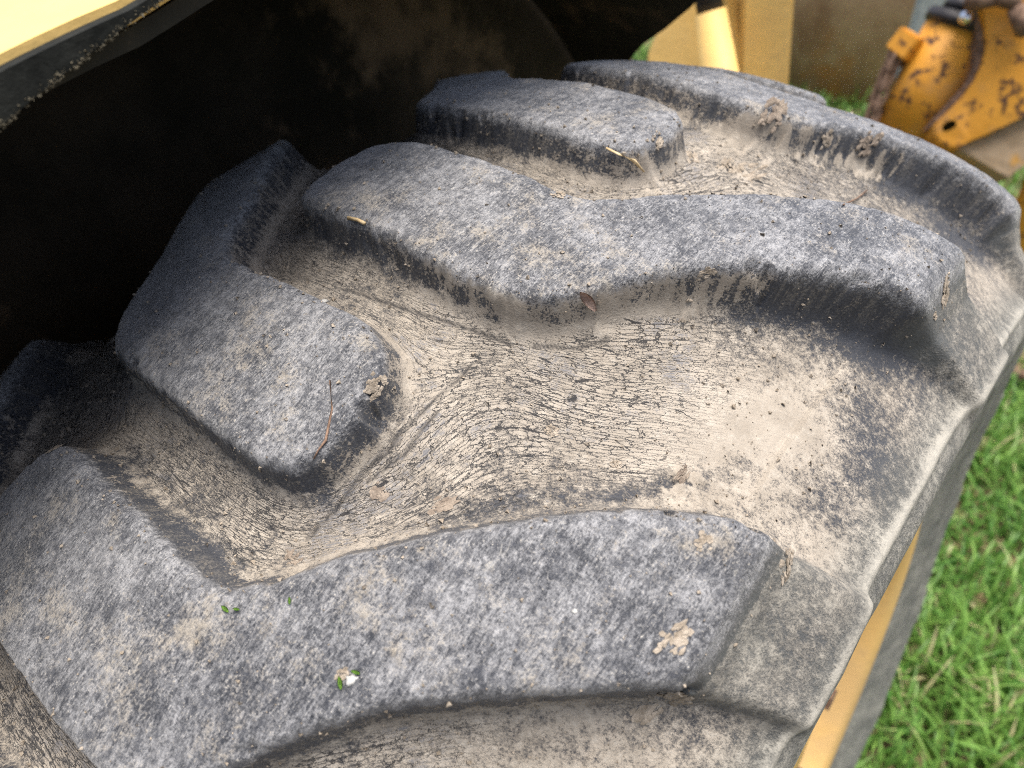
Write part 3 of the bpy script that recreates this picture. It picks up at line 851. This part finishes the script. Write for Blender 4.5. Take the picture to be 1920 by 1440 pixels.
# ------------------------------------------------------------------ orange linkage at the right
def linkage():
    T = 2.5
    def z5(x, y, t=T): return Vector(at(1150 + x / 2.494, y / 2.494, t))       # photograph detail coordinates
    fw = Vector(RM[2])
    foot = z5(2400, 100, T + 0.08)
    root = empty("hydraulic_linkage", (foot.x, foot.y, GZ))
    tag(root, "worn orange hydraulic linkage with rust spots and a slotted curved plate", "linkage")
    bpy.context.view_layer.update()
    def plate(name, pts, t, th, mat, par, smooth=False):
        bm = bmesh.new()
        A = [z5(x, y, t) for x, y in pts]
        va = [bm.verts.new(p) for p in A]; vb = [bm.verts.new(p + fw * th) for p in A]
        n = len(A)
        bm.faces.new(va); bm.faces.new(vb[::-1])
        for i in range(n): bm.faces.new((va[i], vb[i], vb[(i + 1) % n], va[(i + 1) % n]))
        bmesh.ops.bevel(bm, geom=[e for e in bm.edges if all(v in va for v in e.verts)], offset=0.004, segments=2, affect='EDGES')
        return from_bm(name, bm, mat, par)
    # barrel
    a = z5(1640, 95, T); b = z5(1370, 590, T); d = (b - a).normalized()
    cyl("cylinder_barrel", a, b + d * 0.06, 0.088, 0.088, M['orange'], root, 48, 0.006)
    cyl("cylinder_cap", a - d * 0.012, a + d * 0.025, 0.096, 0.096, M['dark'], root, 48, 0.006)
    cyl("cylinder_gland", a - d * 0.05, a - d * 0.011, 0.06, 0.07, M['dark'], root, 40, 0.006)
    cyl("piston_rod", a - d * 0.75, a - d * 0.049, 0.03, 0.03, M['chrome'], root, 32)
    f = z5(1648, 82, T - 0.12)
    bm = bmesh.new(); bmesh.ops.create_icosphere(bm, subdivisions=3, radius=0.017); bmesh.ops.translate(bm, vec=f, verts=bm.verts)
    from_bm("grease_fitting", bm, M['chrome'], root, True)
    # curved plate with a slot
    edge = [(1700, -160), (1722, 40), (1752, 130), (1756, 210), (1738, 290), (1700, 370), (1648, 440), (1590, 505), (1535, 550), (1508, 590), (1506, 628), (1525, 662),
            (1570, 688), (1615, 694)]
    pl = plate("curved_plate", edge + [(1660, 655), (1780, 620), (1960, 520), (2420, 360), (2420, -160)], T - 0.115, 0.05, M['orange'], root)
    plate("plate_edge_shade", [(x - 42 + 9 * math.sin(i * 1.7), y + 12) for i, (x, y) in enumerate(edge[:10])] + [(1530, 560), (1640, 470), (1730, 330), (1765, 200), (1735, 40), (1712, -160)], T - 0.100, 0.03, M['rust'], root)  # dark band standing in for the plate's thickness in shadow
    # slot: a dark recess cut through the lobe
    bm = bmesh.new()
    cx, cy, an = 1570, 588, math.radians(-28)
    ring = []
    for i in range(24):
        t = 2 * math.pi * i / 24
        x = 38 * math.copysign(abs(math.cos(t)) ** .8, math.cos(t)); y = 21 * math.sin(t)
        ring.append((cx + x * math.cos(an) - y * math.sin(an), cy + x * math.sin(an) + y * math.cos(an)))
    bm.free()
    bm = bmesh.new()
    va = [bm.verts.new(z5(x, y, T - 0.20)) for x, y in ring]; vb = [bm.verts.new(z5(x, y, T + 0.2)) for x, y in ring]
    for i in range(24): bm.faces.new((va[i], vb[i], vb[(i + 1) % 24], va[(i + 1) % 24]))
    bm.faces.new(va[::-1]); bm.faces.new(vb)
    cut = from_bm("slot_cutter", bm, M['dark'])
    md = pl.modifiers.new("slot", 'BOOLEAN'); md.object = cut; md.operation = 'DIFFERENCE'; md.solver = 'EXACT'
    bpy.context.view_layer.update()
    dg = bpy.context.evaluated_depsgraph_get()
    me = bpy.data.meshes.new_from_object(pl.evaluated_get(dg))
    pl.modifiers.clear(); pl.data = me
    bpy.data.objects.remove(cut)
    box("slot_backing", z5(1590, 590, T + 0.06), (0.14, 0.02, 0.10), M['dark'], root)  # black box closing the slot from behind
    # muddy lower skirt
    plate("mud_skirt", [(1640, 640), (1660, 622), (1780, 590), (1960, 480), (2420, 330), (2420, 470), (1905, 780), (1850, 835), (1760, 780), (1690, 740), (1615, 700)],
          T - 0.09, 0.06, M['muddy'], root)
    # dark sheet standing in for the shaded gap between barrel and plate
    plate("gap_shade_sheet", [(1690, 90), (1745, 120), (1750, 220), (1700, 370), (1590, 510), (1480, 590), (1450, 560), (1600, 380), (1680, 230)], T + 0.09, 0.02, M['rust'], root)
    # hose bundle above
    for k, (x0, y0, x1, y1, r) in enumerate([(1640, 10, 1800, -20, .026), (1770, -30, 1905, 12, .024), (1880, 20, 1930, 170, .022)]):
        cyl("hose", z5(x0, y0, T - 0.15), z5(x1, y1, T - 0.15), r, r * .9, M['rust'], root, 20, 0.008)
    # mast out of frame that stands on the ground and carries the plate
    m0 = z5(2400, 100, T + 0.08)
    box("mast", Vector((m0.x, m0.y, (GZ + 1.1) / 2)), (0.14, 0.16, 1.1 - GZ), M['orange'], root, bevel=0.008)
    box("mast_foot", Vector((m0.x, m0.y, GZ + 0.015)), (0.5, 0.5, 0.03), M['rust'], root)
    # lug block that carries the chain
    blk = z5(1375, 212, T - 0.04)
    box("chain_bracket", blk, (0.075, 0.06, 0.062), M['orange'], root, rot=Matrix.Rotation(math.radians(35), 3, Vector(RM[2])), bevel=0.005)
    box("bracket_arm", (blk + z5(1450, 300, T - 0.0)) / 2, (0.13, 0.025, 0.03), M['rust'], root, rot=Matrix.Rotation(math.radians(-38), 3, Vector(RM[2])), bevel=0.003)
    # chain
    ch = empty("iron_chain", blk)
    tag(ch, "short rusty iron chain hanging from the bracket beside the orange cylinder", "chain")
    bpy.context.view_layer.update()
    bm = bmesh.new()
    n, k = 24, 8
    vv = []
    for i in range(n):
        t = 2 * math.pi * i / n
        c = Vector((0.016 * math.cos(t), 0, 0.028 * math.sin(t) + (0.008 if math.sin(t) > 0 else -0.008)))
        o = Vector((math.cos(t), 0, math.sin(t)))
        vv.append([bm.verts.new(c + o * 0.0065 * math.cos(2 * math.pi * j / k) + Vector((0, 0.0065 * math.sin(2 * math.pi * j / k), 0))) for j in range(k)])
    for i in range(n):
        for j in range(k): bm.faces.new((vv[i][j], vv[(i + 1) % n][j], vv[(i + 1) % n][(j + 1) % k], vv[i][(j + 1) % k]))
    me = None
    pts = [(1318, 262), (1300, 305), (1280, 350), (1262, 395), (1246, 440), (1228, 490), (1212, 540), (1198, 590), (1184, 640)]
    for i, (x, y) in enumerate(pts):
        if me is None:
            o = from_bm("link", bm, M['rust'], ch, True); me = o.data
        else:
            o = link_mesh("link", me, None, ch)
        P = z5(x, y, T - 0.05); Q = z5(*(pts[i + 1] if i + 1 < len(pts) else (1170, 690)), T - 0.05)
        rot = (P - Q).to_track_quat('Z', 'Y').to_matrix().to_4x4() @ Matrix.Rotation(math.radians(90 * (i % 2) + 20), 4, 'Z')
        o.matrix_world = Matrix.Translation(P) @ rot
    # grey post behind
    g = z5(1420, 380, 3.4)
    gp = empty("channel_post", (g.x, g.y, GZ))
    tag(gp, "pale grey-green steel post with a yellow strip beside the rusty tank", "post")
    bpy.context.view_layer.update()
    box("post_channel", Vector((g.x, g.y, 0.2)), (0.15, 0.05, 0.2 * 2 - 2 * GZ), M['galv'], gp, rot=Matrix.Rotation(math.radians(30), 3, 'Z'))
    box("yellow_strip", Vector((g.x, g.y, 0.35)) + Vector((0.085, 0.06, 0)), (0.04, 0.03, 1.0), M['yellow'], gp, rot=Matrix.Rotation(math.radians(30), 3, 'Z'))
linkage()

# ------------------------------------------------------------------ debris on the tyre
def surf_pt(u, v):
    """first hit of a pixel's ray on the built tyre sheet (nearest vertices along the ray)"""
    D = ray(u, v)
    w = TYV - CAM
    t = w @ D
    perp = np.linalg.norm(w - t[:, None] * D, axis=1)
    ok = (perp < 0.0022 + 0.001 * t) & (t > 0.03)
    if not ok.any():
        ok = perp < 0.012
    i = np.where(ok)[0]; j = i[np.argmin(t[i])]
    return Vector(TYV[j]), Vector(TYN[j])

def clod(name, u, v, size, flat, label, cat, mat, group=None, sub=4, seed=0, aspect=1.0, rot=0.0):
    P, N = surf_pt(u, v)
    r = np.random.default_rng(seed + 100)
    size *= 0.8; flat *= 0.62
    bm = bmesh.new()
    n = 1 if cat == 'chip' else int(26 + r.integers(0, 14))
    for q_ in range(n):
        st_ = len(bm.verts)
        ret = bmesh.ops.create_icosphere(bm, subdivisions=2 if n == 1 else 1, radius=1.0)
        vv = ret['verts']
        co = np.array([v_.co for v_ in vv])
        disp = np.zeros(len(co))
        for fq, am in ((1.6, .34), (3.4, .34), (7.0, .30)):
            k = r.normal(size=(6, 3)) * fq; ph = r.random(6) * 6.28
            disp += am * np.sin(co @ k.T + ph).sum(1) / 2.4
        f = 0.75 if n == 1 else r.uniform(.09, .30)
        an = r.random() * 6.28; rad = 0 if n == 1 else r.random() ** .6 * 1.0
        co = co * (1 + disp)[:, None] * f * r.uniform(.7, 1.3, 3) + np.array([math.cos(an) * rad, math.sin(an) * rad, 0.25 * r.random() * (1 - rad)])
        co = co * np.array([size * aspect, size, size * flat])
        zmin = -0.3 * size * flat
        co[:, 2] = np.where(co[:, 2] < zmin, zmin + (co[:, 2] - zmin) * 0.1, co[:, 2])
        for v_, c in zip(vv, co): v_.co = c
    o = from_bm(name, bm, mat, None, n == 1)
    tq = N.to_track_quat('Z', 'Y').to_matrix().to_4x4() @ Matrix.Rotation(rot, 4, 'Z')
    o.matrix_world = Matrix.Translation(P + N * (0.12 * size * flat)) @ tq
    return tag(o, label, cat, group)

def stalk(name, pts, r, lift, label, cat, mat):
    P = []
    for u, v in pts:
        p, n = surf_pt(u, v); P.append(p + n * lift)
    bm = bmesh.new(); k = 6; rows = []
    for i, p in enumerate(P):
        d = (P[min(i + 1, len(P) - 1)] - P[max(i - 1, 0)]).normalized()
        a = d.orthogonal().normalized(); b = d.cross(a)
        rr = r * (0.75 + 0.25 * math.sin(3.1 * i + 1)) * (0.6 if i in (0, len(P) - 1) else 1)
        rows.append([bm.verts.new(p + a * rr * math.cos(6.283 * j / k) + b * rr * math.sin(6.283 * j / k)) for j in range(k)])
    for i in range(len(rows) - 1):
        for j in range(k): bm.faces.new((rows[i][j], rows[i][(j + 1) % k], rows[i + 1][(j + 1) % k], rows[i + 1][j]))
    bm.faces.new(rows[0][::-1]); bm.faces.new(rows[-1])
    return tag(from_bm(name, bm, mat, None, True), label, cat)

CL = [  # px, py, size (m), flatness, aspect, rotation, label, material
    (1265, 1322, .0085, .55, 1.5, .9, "crumbly clod of dried mud hanging under the lower lug's outer corner", 'mud'),
    (1215, 1345, .0070, .40, 1.9, .7, "flat tapering flake of dried mud below the hanging clod", 'mud'),
    (1282, 893, .0040, .7, 1.6, .4, "dark ragged mud crumb just above the lower lug's far edge", 'mud_brown'),
    (1152, 860, .0036, .7, .7, .2, "small upright mud crumb in the middle of the cracked channel", 'mud'),
    (1035, 797, .0036, .8, 1.1, .2, "round pale mud crumb left of the middle of the cracked channel", 'mud'),
    (708, 912, .0050, .35, 1.2, .5, "reddish brown mud flake beside the long dark crack", 'mud_brown'),
    (828, 937, .0045, .4, 2.0, .8, "longish brown mud flake above the lower lug's dark edge", 'mud_brown'),
    (548, 1036, .0046, .6, 1.1, .3, "brown mud clod in the pocket near the lower lug's bend", 'mud_brown'),
    (1486, 1070, .0058, .6, 1.7, 1.1, "tan mud lump on the lower lug's outer end face", 'mud'),
    (1783, 548, .0075, .7, 1.6, 1.2, "crumbly mud lump stuck to the middle lug's outer corner", 'mud'),
    (1764, 590, .0030, .7, 1.0, 0, "tiny mud crumb just under the middle lug's outer corner", 'mud'),
    (1452, 212, .0095, .5, 1.4, .9, "ring-shaped brown mud lump on the farthest lug's near wall", 'mud_brown'),
    (1638, 268, .0090, .55, 1.3, .9, "brown mud lump high on the farthest lug's right wall", 'mud_brown'),
    (1560, 262, .0075, .5, 1.2, .9, "mud lump between the two big lumps on the farthest lug's wall", 'mud'),
    (1400, 322, .0100, .45, 1.4, .5, "broad pale clod lying in the far channel", 'mud'),
    (1365, 306, .0075, .45, 1.2, .5, "smaller pale clod left of the broad clod in the far channel", 'mud'),
    (1300, 290, .0060, .5, 1.3, .4, "mud clod at the foot of the short lug's nose", 'mud'),
    (1240, 262, .0055, .5, 1.3, .4, "mud clod stuck on the short lug's nose end", 'mud'),
    (1048, 357, .0042, .6, 1.0, 0, "mud crumb lodged in the middle lug's bend", 'mud'),
    (1325, 518, .0036, .5, 2.0, .2, "thin mud crumb on the middle lug's near edge", 'mud'),
    (705, 712, .0060, .5, 1.3, .8, "pale mud patch on the left lug's nose corner", 'mud'),
    (100, 832, .0040, .6, 1.5, .4, "pale mud crumb on the lower lug's peak at left", 'mud'),
    (612, 556, .0026, .7, 1.0, .4, "tiny white crumb on the left lug's far edge", 'chalk'),
    (650, 1268, .0024, .7, 1.2, .4, "white chip beside green moss on the lower lug", 'chalk'),
    (632, 1258, .0026, .6, 1.4, .9, "pale crumb left of the white chip on the lower lug", 'mud'),
    (1086, 1136, .0013, .7, 1.2, .4, "lone white speck in the middle of the lower lug's top", 'chalk'),
    (1330, 1020, .0042, .35, 1.3, .4, "whitish smear of dried mud near the lower lug's far corner", 'mud'),
    (1275, 1205, .0060, .35, 1.6, .4, "raised mud splash near the lower lug's outer edge", 'mud'),
]
for i, (u, v, sz, fl, asp, rt, lab, mt) in enumerate(CL):
    nm = {'mud': 'mud_clod', 'mud_brown': 'mud_clod', 'chalk': 'white_chip'}[mt]
    clod(nm, u, v, sz, fl, lab, 'chip' if mt == 'chalk' else 'mud clod', M[mt], seed=i, aspect=asp, rot=rt, group="dried mud on the tyre" if mt != 'chalk' else None)

stalk("straw", [(1133, 281), (1160, 293), (1185, 306), (1212, 323)], .0011, .0025, "thin yellow straw lying across the foot of the short lug", "straw", M['straw'])
stalk("straw", [(648, 409), (664, 411), (682, 412)], .0017, .001, "short flat straw chip on the middle lug's dark inner wall", "straw", M['straw'])
stalk("twig", [(1583, 380), (1606, 368), (1628, 354)], .0009, .0016, "thin dark twig in the far channel behind the middle lug", "twig", M['rust'])
stalk("dry_stem", [(592, 868), (604, 850), (612, 815), (616, 760), (614, 706)], .0007, .0008, "thin dark stem lying up the left lug's nose", "stem", M['rust'])

def leaf(name, u, v, L, W, rot, label, mat, curl=0.4):
    P, N = surf_pt(u, v)
    bm = bmesh.new(); n = 10; rows = []
    for i in range(n):
        t = i / (n - 1); w = W * math.sin(math.pi * min(1, t * 0.93 + 0.05)) ** 0.8
        rows.append([bm.verts.new((x * w, (t - .5) * L, 0.0012 + curl * L * (t - .4) ** 2 + 0.25 * abs(x) * W)) for x in (-1, -.5, 0, .5, 1)])
    for i in range(n - 1):
        for j in range(4): bm.faces.new((rows[i][j], rows[i][j + 1], rows[i + 1][j + 1], rows[i + 1][j]))
    bmesh.ops.solidify(bm, geom=list(bm.faces), thickness=0.0003)
    o = from_bm(name, bm, mat, None, True)
    o.matrix_world = Matrix.Translation(P) @ N.to_track_quat('Z', 'Y').to_matrix().to_4x4() @ Matrix.Rotation(rot, 4, 'Z')
    return o
tag(leaf("dead_leaf", 1108, 566, .013, .0024, .6, "", M['leaf']), "curled brownish pink dead leaf under the middle lug's bend", "leaf")
for i, (u, v, L, rot, lab) in enumerate([
        (628, 1278, .008, .4, "green moss sprig left of the white chip on the lower lug"),
        (660, 1262, .006, 1.4, "green moss sprig right of the white chip on the lower lug"),
        (415, 1142, .007, 1.2, "bright green moss sprig at the inner bend of the lower lug"),
        (437, 1140, .005, 1.8, "small green moss sprig just right of the one at the bend"),
        (533, 1128, .005, .3, "dark green moss sprig on the lower lug's far edge")]):
    tag(leaf("moss_sprig", u, v, L * .6, L * .12, rot, "", M['moss'], 0.2), lab, "moss", "moss sprigs on the lower lug")

# loose grit all over the visible tread
def grit():
    am = TYM.ravel(); tt = TYT.ravel(); dd = TYD.ravel()
    w = (np.abs(am) < 0.24) & (tt > -0.72) & (tt < 0.35)
    cand = np.where(w)[0]
    pr = np.where(dd[cand] > 0.004, 0.35, np.where(dd[cand] > -0.014, 1.6, 0.7))
    sel = rng.choice(cand, 5200, replace=False, p=pr / pr.sum())
    base = np.array([(0, 0, 1), (.9, 0, -.2), (-.5, .8, -.2), (-.45, -.8, -.2), (.2, .5, .5), (.3, -.6, .4)])
    F0 = np.array([(0, 1, 4), (0, 4, 2), (0, 2, 3), (0, 3, 5), (0, 5, 1), (4, 1, 2), (5, 3, 1)])
    Vs, Fs = [], []
    for k, i in enumerate(sel):
        sz = 0.00045 + 0.0011 * rng.random() ** 4
        q = Matrix.Rotation(rng.random() * 6.28, 3, 'X') @ Matrix.Rotation(rng.random() * 6.28, 3, 'Z')
        b = base @ np.array(q).T * sz * rng.uniform(.6, 1.3, 3)
        Vs.append(TYV[i] + TYN[i] * sz * 0.35 + b); Fs.append(F0 + 6 * k)
    me = np_mesh("grit", np.concatenate(Vs), np.concatenate(Fs), smooth=False)
    o = link_mesh("grit", me, M['mud'])
    tag(o, "fine dry mud grit scattered over the tread", "grit", kind="stuff")
grit()

# ------------------------------------------------------------------ grass
def grass():
    Vs, Fs, Ts = [], [], []
    def blades(n, xr, yr, L0, L1, W0, W1):
        x = rng.uniform(*xr, n); y = rng.uniform(*yr, n)
        dens = fbm(x * 3.1, y * 3.1, 3)
        keep = (dens > -0.42 + 0.1 * rng.random(n)) & ~((np.abs(x) < 0.27) & (np.abs(y) < 0.30))
        x, y, dens = x[keep], y[keep], dens[keep]; n = len(x)
        L = rng.uniform(L0, L1, n) * (1 + 1.1 * dens); W = rng.uniform(W0, W1, n)
        az = rng.uniform(0, 2 * math.pi, n); lean = rng.uniform(0.15, 1.1, n)
        z = np.full(n, GZ - 0.012)
        dx, dy = np.cos(az), np.sin(az); px, py = -dy, dx
        rows = []
        for t, wf in ((0, .75), (.38, 1.0), (.75, .7), (1.0, .06)):
            h = L * t * (1 - 0.38 * lean * t); out = L * lean * 0.75 * t * t
            c = np.stack([x + dx * out, y + dy * out, z + h], -1)
            o = np.stack([px, py, np.zeros(n)], -1) * (W * wf / 2)[:, None]
            rows += [c - o, c + o]
        V = np.stack(rows, 1)
        base = sum(len(v) for v in Vs)
        f = np.array([(0, 1, 3, 2), (2, 3, 5, 4), (4, 5, 7, 6)])
        Fs.append((f[None] + (np.arange(n) * 8)[:, None, None]).reshape(-1, 4) + base)
        Vs.append(V.reshape(-1, 3))
        Ts.append(np.repeat(np.clip(rng.normal(0.48, 0.26, n) + 0.5 * dens, 0, 1), 8))
    blades(26000, (-0.1, 1.5), (0.1, 2.6), .05, .13, .004, .008)
    blades(9000, (-0.1, 1.5), (0.1, 2.6), .02, .05, .009, .017)        # broad clover-like leaves
    blades(30000, (-2.8, 2.0), (2.6, 8.5), .06, .15, .008, .014)
    blades(9000, (-3.5, 2.5), (8.5, 14), .1, .2, .02, .03)
    me = np_mesh("grass", np.concatenate(Vs), np.concatenate(Fs), smooth=True)
    add_attr(me, "tint", np.concatenate(Ts))
    o = link_mesh("grass", me, M['grass'])
    tag(o, "short bright green grass around the machine", "grass", kind="stuff")
grass()
